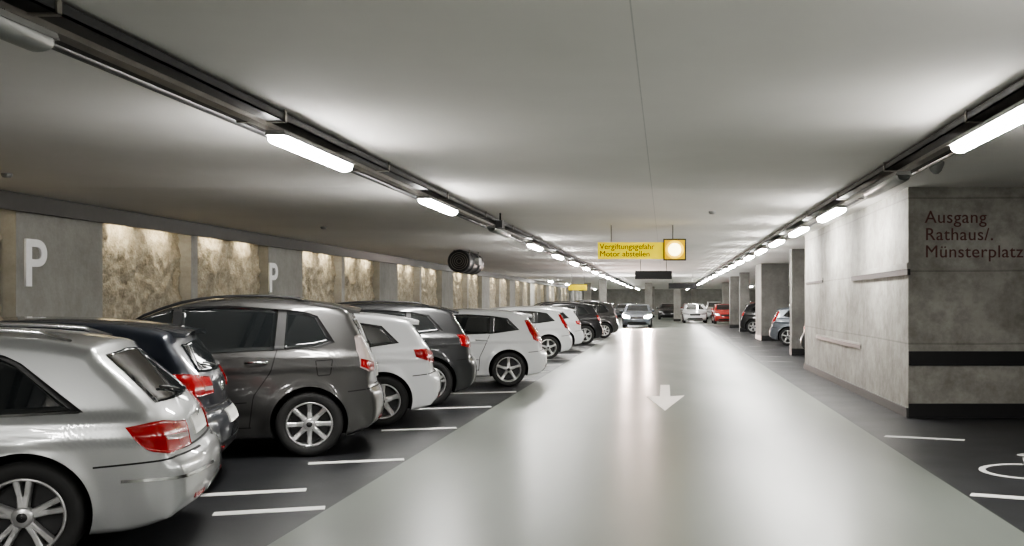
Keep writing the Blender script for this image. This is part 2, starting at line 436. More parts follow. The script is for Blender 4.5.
def build_car(sp, pmat):
    root = empty("car")
    L, W = sp['L'], sp['W']; R = sp['R']; AR = R + 0.045
    me, bvh = car_body_mesh(sp)
    body = cut_arches(sp, me, pmat)
    body.parent = root

    def hit(mode, q, sg=1):
        if mode == 'side': o = Vector((q[0], 3 * sg, q[1])); d = Vector((0, -sg, 0))
        elif mode == 'rear': o = Vector((-3, q[0], q[1])); d = Vector((1, 0, 0))
        elif mode == 'front': o = Vector((L + 3, q[0], q[1])); d = Vector((-1, 0, 0))
        elif mode == 'top': o = Vector((q[0], q[1], 4)); d = Vector((0, 0, -1))
        else:
            cx = 0.8 if mode == 'wrapr' else L - 1.2
            o = Vector((cx, 0, q[2])); d = Vector((q[0] - cx, q[1] * sg, 0)).normalized()
        h = bvh.ray_cast(o, d)
        if h[0] is None:
            h = bvh.find_nearest(Vector((q[0], W / 2 * sg, q[1])) if mode == 'side' else (o + d * 2.2))
        p, n = h[0], h[1]
        if mode in ('wrapr', 'wrapf'):
            if n.dot(d) < 0: n = -n
        elif n.dot(d) > 0: n = -n
        return p, n

    def patch(name, lo, up, mat, mode='side', sg=1, n=18, m=8, off=0.004, th=0.01):
        A = resample(lo, n); B = resample(up, n)
        vs = []; inn = {}
        for i in range(n):
            for j in range(m + 1):
                p, nn = hit(mode, A[i].lerp(B[i], j / m), sg)
                vs.append(p + nn * off)
                if i in (0, n - 1) or j in (0, m): inn[(i, j)] = p - nn * th
        fs = []; sm = []
        for i in range(n - 1):
            for j in range(m):
                fs.append((i * (m + 1) + j, (i + 1) * (m + 1) + j, (i + 1) * (m + 1) + j + 1, i * (m + 1) + j + 1)); sm.append(True)
        per = [(i, 0) for i in range(n)] + [(n - 1, j) for j in range(1, m + 1)] + [(i, m) for i in range(n - 2, -1, -1)] + [(0, j) for j in range(m - 1, 0, -1)]
        base = len(vs)
        for q in per: vs.append(inn[q])
        K = len(per)
        for k in range(K):
            a = per[k]; b = per[(k + 1) % K]
            fs.append((a[0] * (m + 1) + a[1], b[0] * (m + 1) + b[1], base + (k + 1) % K, base + k)); sm.append(False)
        return mobj(name, vs, fs, mat, parent=root, smooths=sm)

    def strip(name, pts, width, mat, mode='side', sg=1, off=0.0015, n=30):
        Q = resample(pts, n); lo = []; up = []
        for i in range(n):
            d = (Q[min(i + 1, n - 1)] - Q[max(i - 1, 0)])
            if mode.startswith('wrap'): nn = Vector((0, 0, 1))
            else: nn = Vector((-d.y, d.x)).normalized()
            lo.append(Q[i] - nn * width / 2); up.append(Q[i] + nn * width / 2)
        vs = []; fs = []
        for i in range(n):
            for q in (lo[i], up[i]):
                p, nn = hit(mode, q, sg); vs.append(p + nn * off)
        for i in range(n - 1): fs.append((2 * i, 2 * i + 2, 2 * i + 3, 2 * i + 1))
        return mobj(name, vs, fs, mat, parent=root, smooth=True)

    for sg in (1, -1):
        fr = sp.get('frame')
        if fr: patch("window_trim", fr[0], fr[1], sp.get('framemat', M['plast']), 'side', sg, n=40, m=10, off=0.0025, th=0.004)
        for lo, up in sp['win']:
            patch("side_window", lo, up, M['glass'], 'side', sg, n=20, m=10, off=0.006, th=0.004)
        for g in sp['gaps']: strip("door_seam", g, 0.011, M['gap'], 'side', sg)
        if sp.get('beltchrome'):
            strip("window_chrome_strip", sp['beltchrome'], 0.014, M['chrome'], 'side', sg, off=0.007)
        for hx, hz in sp['handles']:
            p, nn = hit('side', (hx, hz), sg)
            b = MB()
            b.tube([p + Vector((-0.10, 0.0 * sg, 0)), p + Vector((-0.085, 0.03 * sg, 0.003)), p + Vector((0.0, 0.038 * sg, 0.006)), p + Vector((0.085, 0.03 * sg, 0.004)), p + Vector((0.10, 0, 0))], 0.013, 8)
            b.obj("door_handle", sp.get('hmat', pmat), root)
        lo, up = sp['tail']
        patch("tail_light", lo, up, sp.get('tailmat', M['red']), 'wrapr', sg, n=20, m=10, off=0.010, th=0.01)
        if 'tail2' in sp:
            lo, up = sp['tail2']; patch("reverse_light", lo, up, sp.get('tail2mat', M['clear']), 'wrapr', sg, n=12, m=4, off=0.013, th=0.01)
        zb = sp['bz']
        strip("bumper_seam", [(0.05, 0.3, zb), (0.1, 0.8, zb), (sp['xr'] - AR - 0.0, W / 2, zb - 0.03)], 0.011, M['gap'], 'wrapr', sg)
        if sp.get('bstrip'):
            strip("bumper_trim_strip", [(0.02, 0.2, sp['bstrip']), (0.1, 0.75, sp['bstrip']), (0.42, W / 2, sp['bstrip'])], 0.018, M['chrome'], 'wrapr', sg, off=0.006)
        patch("headlight", [(L - 0.12, 0.45, 0.60), (L - 0.25, 0.72, 0.62), (L - 0.6, 0.86, 0.70)], [(L - 0.2, 0.45, 0.70), (L - 0.3, 0.72, 0.76), (L - 0.65, 0.86, 0.80)], M['head'], 'wrapf', sg, n=14, m=5, off=0.008)
        mx, mz = sp['mirror']
        p, nn = hit('side', (mx, mz), sg)
        b = MB()
        prof = [(0.001, -0.085), (0.05, -0.075), (0.078, -0.04), (0.085, 0.0), (0.078, 0.045), (0.05, 0.08), (0.001, 0.09)]
        b.lathe(prof, 16, 0, 'y', (0, 0, 0))
        for v in b.v: v.x *= 0.75; v.z *= 0.85; v += p + Vector((0.0, 0.11 * sg, 0.05))
        b.tube([p + Vector((0, -0.02 * sg, 0)), p + Vector((0, 0.09 * sg, 0.03))], 0.025, 8)
        b.obj("side_mirror", pmat, root)
        patch("bumper_reflector", [(0.03, 0.45, 0.34), (0.03, 0.66, 0.34)], [(0.03, 0.45, 0.37), (0.03, 0.66, 0.37)], M['red'], 'wrapr', sg, n=6, m=2, off=0.005)
    lo, up = sp['rear']
    patch("rear_window", lo, up, M['glass'], 'rear', 1, n=24, m=12, off=0.006, th=0.004)
    wz0, wz1 = sp['wind']
    patch("windshield", [(-0.66, wz0), (0.66, wz0)], [(-0.55, wz1), (0.55, wz1)], M['glass'], 'front', 1, n=24, m=12, off=0.006, th=0.004)
    patch("grille", [(-0.35, 0.55), (0.35, 0.55)], [(-0.42, 0.68), (0.42, 0.68)], M['plast'], 'front', 1, n=12, m=4, off=0.008)
    patch("lower_grille", [(-0.6, 0.28), (0.6, 0.28)], [(-0.5, 0.38), (0.5, 0.38)], M['plast'], 'front', 1, n=12, m=4, off=0.008)
    pz = sp['plate']
    patch("license_plate", [(-0.26, pz), (0.26, pz)], [(-0.26, pz + 0.11), (0.26, pz + 0.11)], M['plate'], 'rear', 1, n=8, m=3, off=0.012)
    strip("tailgate_seam", [(-0.62, sp['bz'] + 0.03), (0.62, sp['bz'] + 0.03)], 0.012, M['gap'], 'rear', 1)
    zl_ = lo[1][1]
    pts = []
    for i in range(8):
        y = -0.02 + 0.36 * i / 7; z = zl_ + 0.03 + 0.05 * math.sin(i / 7 * 1.2)
        p, nn = hit('rear', (y, z)); pts.append(p + nn * 0.02)
    b = MB(); b.tube(pts, 0.009, 6); b.obj("rear_wiper", M['plast'], root)
    if sp.get('lowdark'):
        patch("bumper_skirt", [(0.08, -0.7, 0.27), (0.02, 0, 0.27), (0.08, 0.7, 0.27)], [(0.05, -0.7, 0.40), (0, 0, 0.40), (0.05, 0.7, 0.40)], M['plast'], 'wrapr', 1, n=20, m=5, off=0.004)
    if sp.get('spoiler'):
        xs_, zs_, dep = sp['spoiler']
        b = MB(); n = 17; vs = []
        for i in range(n):
            y = -0.56 + 1.12 * i / (n - 1)
            p, nn = hit('top', (xs_ + dep, y)); e = 1 - 0.35 * abs(y / 0.56) ** 4
            vs += [(p.x, y, p.z + 0.003), (xs_ + 0.05 * (1 - e), y, zs_ - 0.03 * (abs(y) / 0.56) ** 2), (xs_ + 0.02, y, zs_ - 0.025 - 0.03 * (abs(y) / 0.56) ** 2), (p.x, y, p.z - 0.07)]
        fs = []
        for i in range(n - 1):
            for q in range(4): fs.append((4 * i + q, 4 * i + (q + 1) % 4, 4 * i + 4 + (q + 1) % 4, 4 * i + 4 + q))
        fs += [(0, 1, 2, 3), tuple(4 * (n - 1) + q for q in range(4))]
        b.add(vs, fs, 0, False); b.obj("roof_spoiler", pmat, root)
    ez = sp['bz'] + 0.17
    p, nn = hit('rear', (0, ez))
    b = MB(); b.lathe([(0.042, -0.0), (0.042, -0.012), (0.034, -0.014), (0.034, -0.004)], 24, 0, 'x', p); b.obj("emblem_ring", M['chrome'], root)
    if sp.get('rails'):
        for sg in (1, -1):
            ya = sp['rails']; pts = []
            xs = [0.75 + i * 0.17 for i in range(11)]
            for i, x in enumerate(xs):
                p, nn = hit('top', (x, ya * sg)); pts.append(p + Vector((0, 0, -0.005 if i in (0, 10) else 0.03)))
            b = MB(); b.tube(pts, 0.014, 8); b.obj("roof_rail", sp.get('railmat', M['chrome']), root)
    first = None
    for xc in (sp['xr'], sp['xf']):
        for sg in (1, -1):
            w = empty("wheel", (xc, sg * (W / 2 - 0.115), R), 0 if sg > 0 else PI, root)
            if first is None:
                wheel_parts(sp, w); first = w
            else:
                for ch in first.children:
                    q = ch.copy(); COL.objects.link(q); q.parent = w
    box("underbody", sp['xr'] - 0.2, sp['xf'] + 0.2, -0.5, 0.5, 0.165, 0.25, M['gap'], root)
    root["W"] = W; root["xr"] = sp['xr']
    return root

WAGON = dict(L=4.6, W=1.78, belt=0.90, R=0.318, xr=.93, xf=3.69, spokes=(5, True, 0.020), rimr=0.70, mid=1.9, bstrip=.50,
    T=[(.12, .27), (.03, .34), (0, .46), (.015, .58), (.05, .64), (.085, .66), (.10, .70), (.13, .82), (.21, .94), (.42, 1.16), (.57, 1.31), (.59, 1.35), (.68, 1.38), (.95, 1.425), (1.5, 1.455), (2.1, 1.45), (2.55, 1.40), (2.95, 1.24), (3.3, 1.04), (3.45, .965), (3.9, .90), (4.25, .81), (4.48, .68), (4.58, .53), (4.59, .40), (4.55, .30), (4.45, .22)],
    win=[([(.70, .960), (1.24, .930)], [(1.00, 1.23), (1.08, 1.275), (1.22, 1.305)]), ([(1.30, .930), (2.16, .91)], [(1.28, 1.31), (2.16, 1.325)]), ([(2.24, .91), (3.12, .90)], [(2.24, 1.325), (2.5, 1.305), (2.75, 1.21)])],
    frame=([(.63, .945), (3.2, .885)], [(.97, 1.245), (1.07, 1.30), (1.2, 1.32), (2.2, 1.345), (2.52, 1.32), (2.78, 1.22)]),
    gaps=[[(1.30, 1.3), (1.34, .92), (1.42, .75), (1.42, .3)], [(2.22, 1.33), (2.22, .3)], [(3.22, .9), (3.25, .75), (3.2, .3)], [(1.4, .33), (3.2, .33)], [(1.42, .52), (3.2, .50)]],
    handles=[(1.52, .79), (2.45, .78)], beltchrome=[(.65, .945), (3.15, .89)],
    tail=([(.02, .50, .68), (.06, .75, .67), (.16, .84, .67), (.28, .87, .70), (.36, .88, .78)], [(.02, .50, .83), (.06, .75, .85), (.16, .84, .87), (.28, .87, .87), (.40, .88, .85)]),
    tail2=([(.02, .54, .735), (.06, .75, .74), (.16, .84, .755)], [(.02, .54, .765), (.06, .75, .770), (.18, .85, .783)]),
    bz=.645, rear=([(-.62, .97), (0, .96), (.62, .97)], [(-.52, 1.28), (0, 1.30), (.52, 1.28)]), wind=(1.0, 1.36), plate=.72, mirror=(3.0, .93), rails=.56, hmat=M['chrome'])
MPV = dict(L=4.10, W=1.77, belt=1.01, R=0.325, xr=.74, xf=3.26, spokes=(8, False, 0.028), rimr=0.68, mid=1.6, tum=.30,
    T=[(.12, .27), (.03, .34), (0, .46), (.01, .58), (.04, .66), (.07, .69), (.075, .74), (.09, .92), (.135, 1.03), (.225, 1.24), (.315, 1.405), (.34, 1.46), (.42, 1.51), (.68, 1.565), (1.1, 1.605), (1.5, 1.605), (1.92, 1.55), (2.38, 1.37), (2.85, 1.14), (3.05, 1.05), (3.5, .97), (3.85, .86), (4.02, .70), (4.08, .52), (4.08, .38), (4.04, .30), (3.96, .23)],
    win=[([(.55, 1.15), (.70, 1.11), (.98, 1.08)], [(.70, 1.395), (.82, 1.44), (.96, 1.46)]), ([(1.07, 1.07), (1.92, 1.04)], [(1.04, 1.47), (1.5, 1.495), (1.92, 1.48)]), ([(2.00, 1.035), (2.82, 1.01)], [(2.00, 1.47), (2.2, 1.40), (2.42, 1.28)])],
    frame=([(.50, 1.14), (.66, 1.09), (2.88, .995)], [(.67, 1.41), (.82, 1.46), (1.5, 1.515), (1.97, 1.495), (2.22, 1.42), (2.48, 1.28)]),
    gaps=[[(1.00, 1.46), (1.04, 1.1), (1.10, .86), (1.26, .62), (1.30, .3)], [(1.96, 1.49), (1.96, .3)], [(2.95, 1.02), (2.95, .3)], [(1.28, .31), (2.95, .31)], [(1.32, .56), (2.0, .53), (2.93, .5)], [(.52, .97), (.54, .82), (.66, .81), (.68, .96), (.52, .97)]],
    handles=[(1.24, .95), (2.17, .93)], spoiler=(.24, 1.485, .28),
    tail=([(.05, .68, .84), (.08, .78, .835), (.16, .84, .84), (.26, .86, .89)], [(.10, .66, 1.18), (.14, .75, 1.21), (.20, .80, 1.22), (.27, .83, 1.20)]), tailmat=M['clear'],
    tail2=([(.05, .70, .855), (.08, .78, .85), (.16, .84, .86), (.25, .86, .90)], [(.06, .70, .93), (.1, .78, .94), (.18, .82, .955), (.25, .85, .975)]), tail2mat=M['red'],
    bz=.675, rear=([(-.60, 1.07), (0, 1.05), (.60, 1.07)], [(-.55, 1.37), (0, 1.39), (.55, 1.37)]), wind=(1.09, 1.49), plate=.76, mirror=(2.62, 1.03), rails=.60, railmat=M['plast'], hmat=M['chrome'])
HATCH = dict(L=4.24, W=1.76, belt=.95, R=0.315, xr=.76, xf=3.42, spokes=(5, False, 0.035), rimr=.68, mid=1.6,
    T=[(.12, .25), (.03, .33), (0, .45), (.015, .57), (.05, .64), (.09, .67), (.10, .72), (.115, .86), (.15, .94), (.27, 1.12), (.36, 1.25), (.385, 1.30), (.45, 1.34), (.75, 1.395), (1.3, 1.43), (1.8, 1.425), (2.25, 1.37), (2.65, 1.21), (2.98, 1.03), (3.12, .96), (3.6, .89), (3.92, .80), (4.12, .67), (4.21, .50), (4.21, .37), (4.16, .28), (4.08, .22)],
    win=[([(.62, 1.04), (1.04, .985)], [(.80, 1.235), (1.02, 1.275)]), ([(1.11, .98), (1.88, .955)], [(1.09, 1.285), (1.5, 1.305), (1.88, 1.305)]), ([(1.96, .95), (2.75, .94)], [(1.96, 1.30), (2.2, 1.265), (2.4, 1.17)])],
    frame=([(.56, 1.035), (1.05, .97), (2.82, .925)], [(.77, 1.25), (1.05, 1.295), (1.5, 1.325), (1.92, 1.32), (2.24, 1.28), (2.45, 1.18)]),
    gaps=[[(1.07, 1.29), (1.10, .96), (1.2, .72), (1.28, .55), (1.3, .3)], [(1.92, 1.31), (1.92, .3)], [(2.88, .93), (2.88, .3)], [(1.3, .31), (2.88, .31)], [(1.3, .5), (2.86, .47)]],
    handles=[(1.25, .86), (2.12, .84)], spoiler=(.29, 1.315, .25),
    tail=([(.04, .50, .78), (.07, .76, .78), (.16, .83, .79), (.36, .87, .86)], [(.04, .50, .91), (.07, .76, .93), (.16, .83, .96), (.38, .87, .95)]),
    tail2=([(.04, .52, .83), (.07, .76, .835)], [(.04, .52, .86), (.07, .76, .865)]),
    bz=.655, rear=([(-.58, .98), (0, .96), (.58, .98)], [(-.50, 1.20), (0, 1.22), (.50, 1.20)]), wind=(1.0, 1.34), plate=.53, mirror=(2.62, .97), lowdark=True)
def variant(base, **kw):
    d = dict(base); d.update(kw); return d
def zs(sp, k):
    d = dict(sp)
    f2 = lambda pts: [(p[0], p[1] * k) for p in pts]
    f3 = lambda pts: [(p[0], p[1], p[2] * k) for p in pts]
    d['T'] = f2(sp['T']); d['win'] = [(f2(a), f2(b)) for a, b in sp['win']]
    d['frame'] = tuple(f2(a) for a in sp['frame']); d['gaps'] = [f2(a) for a in sp['gaps']]
    d['handles'] = f2(sp['handles']); d['tail'] = tuple(f3(a) for a in sp['tail'])
    if 'tail2' in sp: d['tail2'] = tuple(f3(a) for a in sp['tail2'])
    if 'beltchrome' in sp: d['beltchrome'] = f2(sp['beltchrome'])
    if 'spoiler' in sp: d['spoiler'] = (sp['spoiler'][0], sp['spoiler'][1] * k, sp['spoiler'][2])
    d['rear'] = tuple(f2(a) for a in sp['rear']); d['wind'] = tuple(a * k for a in sp['wind'])
    d['belt'] = sp['belt'] * k; d['bz'] = sp['bz'] * k; d['plate'] = sp['plate'] * k; d['mirror'] = (sp['mirror'][0], sp['mirror'][1] * k)
    return d
COUPE = variant(HATCH, spokes=(5, True, 0.018),
    tail=([(.04, .50, .80), (.07, .76, .80), (.16, .83, .80), (.34, .87, .84)], [(.04, .50, .93), (.07, .76, .95), (.16, .83, .97), (.34, .87, .98)]))
SUV = variant(zs(HATCH, 1.085), R=.345, spokes=(5, True, 0.02), rails=.58, railmat=M['plast'],
    tail=([(.04, .55, .86), (.07, .76, .86), (.16, .83, .86), (.30, .87, .90)], [(.06, .55, 1.02), (.10, .74, 1.04), (.18, .81, 1.06), (.34, .86, 1.06)]),
    tail2=([(.04, .58, .93), (.07, .76, .93)], [(.04, .58, .96), (.07, .76, .96)]))
VOLV = variant(HATCH, W=1.80, spokes=(5, False, 0.030), rimr=.72,
    tail=([(.05, .62, .77), (.09, .78, .765), (.16, .83, .78), (.32, .87, .86)], [(.20, .58, 1.08), (.27, .65, 1.17), (.36, .69, 1.22), (.48, .73, 1.21)]))
del VOLV['tail2']

TH = math.radians(17)
def place(root, wx, wy, th=TH, side=1):
    """put the near rear wheel contact at world (wx,wy)"""
    W, xr = root["W"], root["xr"]
    if side > 0: rz = PI + th; ly = W / 2
    else: rz = -th; ly = -W / 2
    R2 = Matrix.Rotation(rz, 2); v = R2 @ Vector((xr, ly))
    root.location = (wx - v.x, wy - v.y, 0); root.rotation_euler = (0, 0, rz)
    return root
def recolor(root, newmat, oldmats):
    for ch in root.children_recursive:
        if ch.type == 'MESH':
            for s in ch.material_slots:
                if s.material in oldmats:
                    s.link = 'OBJECT'; s.material = newmat
PM = list(P.values())
GRP = "cars parked along the lane"
c1 = place(build_car(zs(WAGON, .958), P['silver']), -3.66, 5.68, math.radians(18)); tag(c1, "silver estate car with roof rails and red tail lights, parked nose-in", "car", GRP)
c2 = place(build_car(COUPE, P['navy']), -4.22, 7.66); tag(c2, "dark navy hatchback parked between silver and grey cars", "car", GRP)
c3 = place(build_car(MPV, P['grey']), -3.55, 9.98); tag(c3, "warm grey tall family car with silver hubcaps, parked nose-in", "car", GRP)
c4 = place(build_car(HATCH, P['white']), -3.50, 12.4); tag(c4, "white compact hatchback with red tail lights, parked nose-in", "car", GRP)
c5 = place(build_car(SUV, P['char']), -3.48, 14.8); tag(c5, "charcoal tall hatchback with black roof rails, parked nose-in", "car", GRP)
c6 = place(build_car(VOLV, P['white']), -2.86, 18.3, math.radians(12)); tag(c6, "white hatchback with tall curved red tail lights beside an empty bay", "car", GRP)

def far(src, col, wx, wy, label, th=TH, side=1):
    r = clone(src); recolor(r, P[col], PM); place(r, wx, wy, th, side)
    tag(r, label, "car", GRP); return r
far(c6, 'white', -3.15, 27.0, "white hatchback parked nose-in past the empty bays")
far(c4, 'white', -3.2, 31.6, "white compact hatchback parked nose-in along the lane")
far(c5, 'black', -2.9, 36.5, "black tall hatchback parked nose-in along the lane")
far(c3, 'grey', -2.6, 43.0, "dark grey family car parked nose-in along the lane")
far(c4, 'blue', -2.9, 48.0, "blue-grey hatchback parked nose-in along the lane")
far(c6, 'black', -3.2, 53.0, "black hatchback parked nose-in along the lane")
far(c6, 'blue', 4.35, 35.5, "dark silver-grey hatchback parked beside a concrete column", side=-1)
far(c4, 'black', 4.4, 27.6, "black hatchback parked beyond the concrete wall", side=-1)
far(c5, 'black', 4.3, 49.0, "black tall hatchback parked beside a column", side=-1)
G2 = "cars parked at the end of the hall"
def front(src, col, x, y, label, rz):
    r = clone(src); recolor(r, P[col], PM)
    r.rotation_euler = (0, 0, rz); r.location = (x, y, 0); tag(r, label, "car", G2); return r
q_ = -PI / 2
front(c6, 'white', 2.2, 77, "white hatchback at the end of the hall", q_)
front(c4, 'red', 4.3, 74, "red hatchback at the end of the hall", q_)
front(c5, 'red', 6.45, 77, "dark red tall hatchback at the end of the hall", q_)
front(c6, 'black', 0.3, 92, "black hatchback at the end of the hall", q_)
front(c4, 'red', 2.4, 92, "red compact hatchback at the end of the hall", q_)
front(c3, 'white', 4.5, 92, "white family car at the end of the hall", q_)
front(c6, 'silver', -4.6, 75, "silver hatchback at the end of the hall", q_)
front(c5, 'black', -7.0, 75, "black tall hatchback at the end of the hall", q_)
front(c4, 'blue', -3.6, 92, "blue-grey hatchback at the end of the hall", q_)
drv = clone(c4); recolor(drv, P['blue'], PM); drv.rotation_euler = (0, 0, -PI / 2); drv.location = (-1.66, 63.0, 0)
tag(drv, "silver-grey car driving down the lane with headlights lit", "car")
for ch in drv.children_recursive:
    if ch.name.startswith("headlight"):
        ch.material_slots[0].link = 'OBJECT'; ch.material_slots[0].material = M['headon']; ch["label"] = "lit white headlight"
for sg in (-1, 1):
    ld = bpy.data.lights.new("headlight_beam", 'SPOT'); ld.energy = 2600; ld.spot_size = math.radians(50); ld.spot_blend = 0.6
    ld.shadow_soft_size = 0.12; ld.color = (1.0, 0.72, 0.62)
    lo_ = bpy.data.objects.new("headlight_beam", ld); COL.objects.link(lo_); lo_.parent = drv
    lo_.location = (4.35, 0.62 * sg, 0.66); lo_.rotation_euler = (math.radians(87), 0, -PI / 2)

# ------------------------------------------------------------------ room
H = 3.09
FX0, FX1, FY0, FY1 = -9.6, 12.0, -6.0, 120.0
struct(box("floor", FX0, FX1, FY0, FY1, -0.2, 0.0, M['asph']))
lane = struct(box("floor", -2.52, 2.40, FY0, 66, 0.0, 0.006, M['lane'])); lane["label"] = "smooth grey-green satin coated driving lane"
struct(box("floor", -9.5, 11.9, 66, FY1 - 0.1, 0.0, 0.006, M['lane']))
struct(box("ceiling", FX0, FX1, FY0, FY1, H, H + 0.3, M['ceil']))
struct(box("wall_back", FX0, FX1, FY0 - 0.3, FY0, 0, H, M['conc']))
struct(box("wall_front", FX0, FX1, FY1, FY1 + 0.3, 0, H, M['concL']))
struct(box("wall_right", FX1, FX1 + 0.3, FY0, FY1, 0, H, M['concD']))
struct(box("wall_left", FX0 - 0.3, FX0, FY0, FY1, 0, H, M['concD']))
struct(box("trim_1", -0.183, -0.174, FY0, 99, H - 0.0006, H + 0.01, M['seam']))
for i, y in enumerate((13.5, 27, 40.5, 54)):
    struct(box("trim_%d" % (i + 2), -9.4, 11.9, y, y + 0.012, H - 0.0006, H + 0.01, M['seam']))
WX, WY0, WY1 = 3.26, 13.4, 23.3
blk = struct(box("wall_right", WX, FX1, WY0, WY1, 0, H, M['conc']))
blk["label"] = "stained board-marked grey concrete stair core wall"
struct(box("baseboard_right", WX + 0.0, FX1, WY0 - 0.02, WY0, 0.0, 0.19, M['black']))
struct(box("baseboard_right", WX - 0.03, WX, WY0 - 0.02, WY1, 0.0, 0.13, M['kerb']))
struct(box("trim_6", WX + 0.0, FX1, WY0 - 0.03, WY0, 0.70, 0.89, M['black']))
t = text("wall_lettering", "Ausgang\nRathaus/.\nMünsterplatz", 0.236, M['brown'], (3.48, WY0 - 0.004, 2.61), (PI / 2, 0, 0), 0.004, spacing=1.06, linesp=0.98)
tag(t, "red-brown exit lettering on the concrete wall", "sign")
def ledge(y0, y1, z0, z1, lab, pr, dk):
    b = MB()
    b.box(-pr, 0.0, 0, y1 - y0, 0, z1 - z0, 0)
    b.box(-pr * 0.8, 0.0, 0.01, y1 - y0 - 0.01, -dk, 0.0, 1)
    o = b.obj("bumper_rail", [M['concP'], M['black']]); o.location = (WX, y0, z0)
    tag(o, lab, "rail"); return o
ledge(WY0 - 0.12, 17.3, 1.99, 2.07, "concrete ledge with dark underside on the wall", 0.05, 0.08)
ledge(16.6, 21.4, 0.83, 0.86, "low thin ledge with dark underside on the wall", 0.02, 0.06)
ledge(20.6, 23.0, 2.0, 2.05, "short thin ledge with dark underside on the wall", 0.02, 0.05)

def column(x0, x1, y0, y1, mat=None, lab="square concrete column standing beside the lane"):
    b = MB(); w, d = x1 - x0, y1 - y0
    b.box(-w / 2, w / 2, -d / 2, d / 2, 0, H, 0)
    b.box(-w / 2 - 0.008, w / 2 + 0.008, -d / 2 - 0.008, d / 2 + 0.008, 0, 0.2, 1)
    o = b.obj("column", [mat or M['concC'], M['black']]); o.location = ((x0 + x1) / 2, (y0 + y1) / 2, 0)
    tag(o, lab, "column", "concrete columns"); return o
column(3.68, 4.16, 29, 29.5)
column(3.85, 4.95, 40, 42.5, M['concC'], "wide grey concrete pier beside the lane")
column(3.9, 4.4, 52, 52.5)
column(3.9, 4.9, 60, 60.6, M['concC'], "wide grey concrete pier beside the lane")
for x in (-6.5, -1.6, 0.7, 4.6, 9): column(x, x + 0.55, 80, 80.6, M['concP'])
for x in (-6.5, -1.6, 2.6, 6.6): column(x, x + 0.55, 100, 100.6, M['concP'])
for x in (-4.4, 7.5): column(x, x + 0.5, 66.5, 67)

def rough_panel(y0, y1):
    nx = max(8, int((y1 - y0) / 0.05)); nz = 54
    vs = []; fs = []
    for i in range(nx + 1):
        for j in range(nz + 1):
            y = (y1 - y0) * i / nx; z = 2.95 * j / nz
            p = Vector((y0 + y, z, 3.3))
            d = 0.055 * noise.fractal(p * 2.6, 0.6, 2.1, 7) + 0.025 * noise.noise(p * 12)
            vs.append((d, y, z))
    for i in range(nx):
        for j in range(nz):
            fs.append((i * (nz + 1) + j, (i + 1) * (nz + 1) + j, (i + 1) * (nz + 1) + j + 1, i * (nz + 1) + j + 1))
    o = mobj("wall_left", vs, fs, M['rough'], smooth=True); o.location = (-9.48, y0, 0)
    struct(o); o["label"] = "coarse chipped beige-grey concrete lit from above"
per = 9.1
y = 14.3 - 2 * per
gl = "wall washer lights above the rough concrete"
while y < 112:
    s0, s1 = y, y + 2.2
    struct(box("wall_left", -9.6, -9.28, s0, s1, 0, 2.95, M['concL']))
    mid = s1 + (per - 2.2) * 0.46
    if s1 > 3 and y < 95:
        rough_panel(s1 + 0.02, mid - 0.15); rough_panel(mid + 0.15, s0 + per - 0.02)
        struct(box("wall_left", -9.6, -9.26, mid - 0.14, mid + 0.14, 0, 2.95, M['concP']))
        for (a, b2) in ((s1, mid - 0.14), (mid + 0.14, s0 + per)):
            wdt = b2 - a
            for fr_ in (0.28, 0.72):
                r = empty("wall_washer_light", (-9.27, a + wdt * fr_, 2.90))
                ln = 0.36
                q = MB(); q.box(-0.03, 0.03, -ln, ln, 0.0, 0.04); q.obj("housing", M['lampbody'], r)
                q = MB(); q.box(-0.028, 0.02, -ln + 0.02, ln - 0.02, -0.03, -0.001); q.obj("diffuser", M['wash'], r)
                tag(r, "slim warm wall washer light along the wall top", "lamp", gl)
    y += per
struct(box("trim_7", -9.20, -9.12, FY0, 119, 2.84, H, M['beam']))
for yy in (14.42, 23.35):
    o = text("letter_sign", "P", 0.98, M['letter'], (-9.27, yy, 1.79), (PI / 2, 0, PI / 2), 0.02, offset=0.012)
    o.scale = (1.1, 1, 1)
    tag(o, "white raised letter P on the concrete wall slab", "sign", "white parking letters")

# ------------------------------------------------------------------ cable trays and lamps
TZ = 3.0
def tray(x0, x1, lab):
    b = MB(); w = x1 - x0; l0, l1 = FY0 + 0.2, 98
    b.box(-w / 2, w / 2, l0, l1, 0.0, 0.012)
    b.box(-w / 2, -w / 2 + 0.012, l0, l1, 0.0, 0.065)
    b.box(w / 2 - 0.012, w / 2, l0, l1, 0.0, 0.065)
    o = b.obj("cable_tray", [M['black']]); o.location = ((x0 + x1) / 2, 0, TZ); tag(o, lab, "cable tray", "ceiling cable trays")
    for i in range(3):
        c = MB(); c.tube([(-w * 0.3 + i * w * 0.3, l0, 0.03), (-w * 0.3 + i * w * 0.3, l1, 0.03)], 0.016, 8)
        c.obj("cable", M['plast'], o)
    r = MB(); r.box(-0.045, 0.045, l0, l1, -0.035, 0.0); r.obj("mounting_rail", M['tray'], o)
    yy = 2.0
    while yy < 60:
        h = MB()
        h.box(-w / 2 - 0.012, -w / 2 - 0.002, yy, yy + 0.04, -0.01, H - TZ)
        h.box(w / 2 + 0.002, w / 2 + 0.012, yy, yy + 0.04, -0.01, H - TZ)
        h.box(-w / 2 - 0.012, w / 2 + 0.012, yy, yy + 0.04, -0.012, -0.002)
        h.obj("hanger", M['tray'], o)
        yy += 3.0
    return o
tray(-3.42, -3.05, "black ceiling cable tray with galvanised lamp rail")
tray(2.42, 2.78, "black ceiling cable tray with galvanised lamp rail")
pp = MB(); pp.tube([(0, -5.8, 0), (0, 98, 0)], 0.035, 10)
o = pp.obj("ceiling_pipe", M['plast']); o.location = (-3.56, 0, 3.055); tag(o, "black conduit pipe along the ceiling", "pipe")
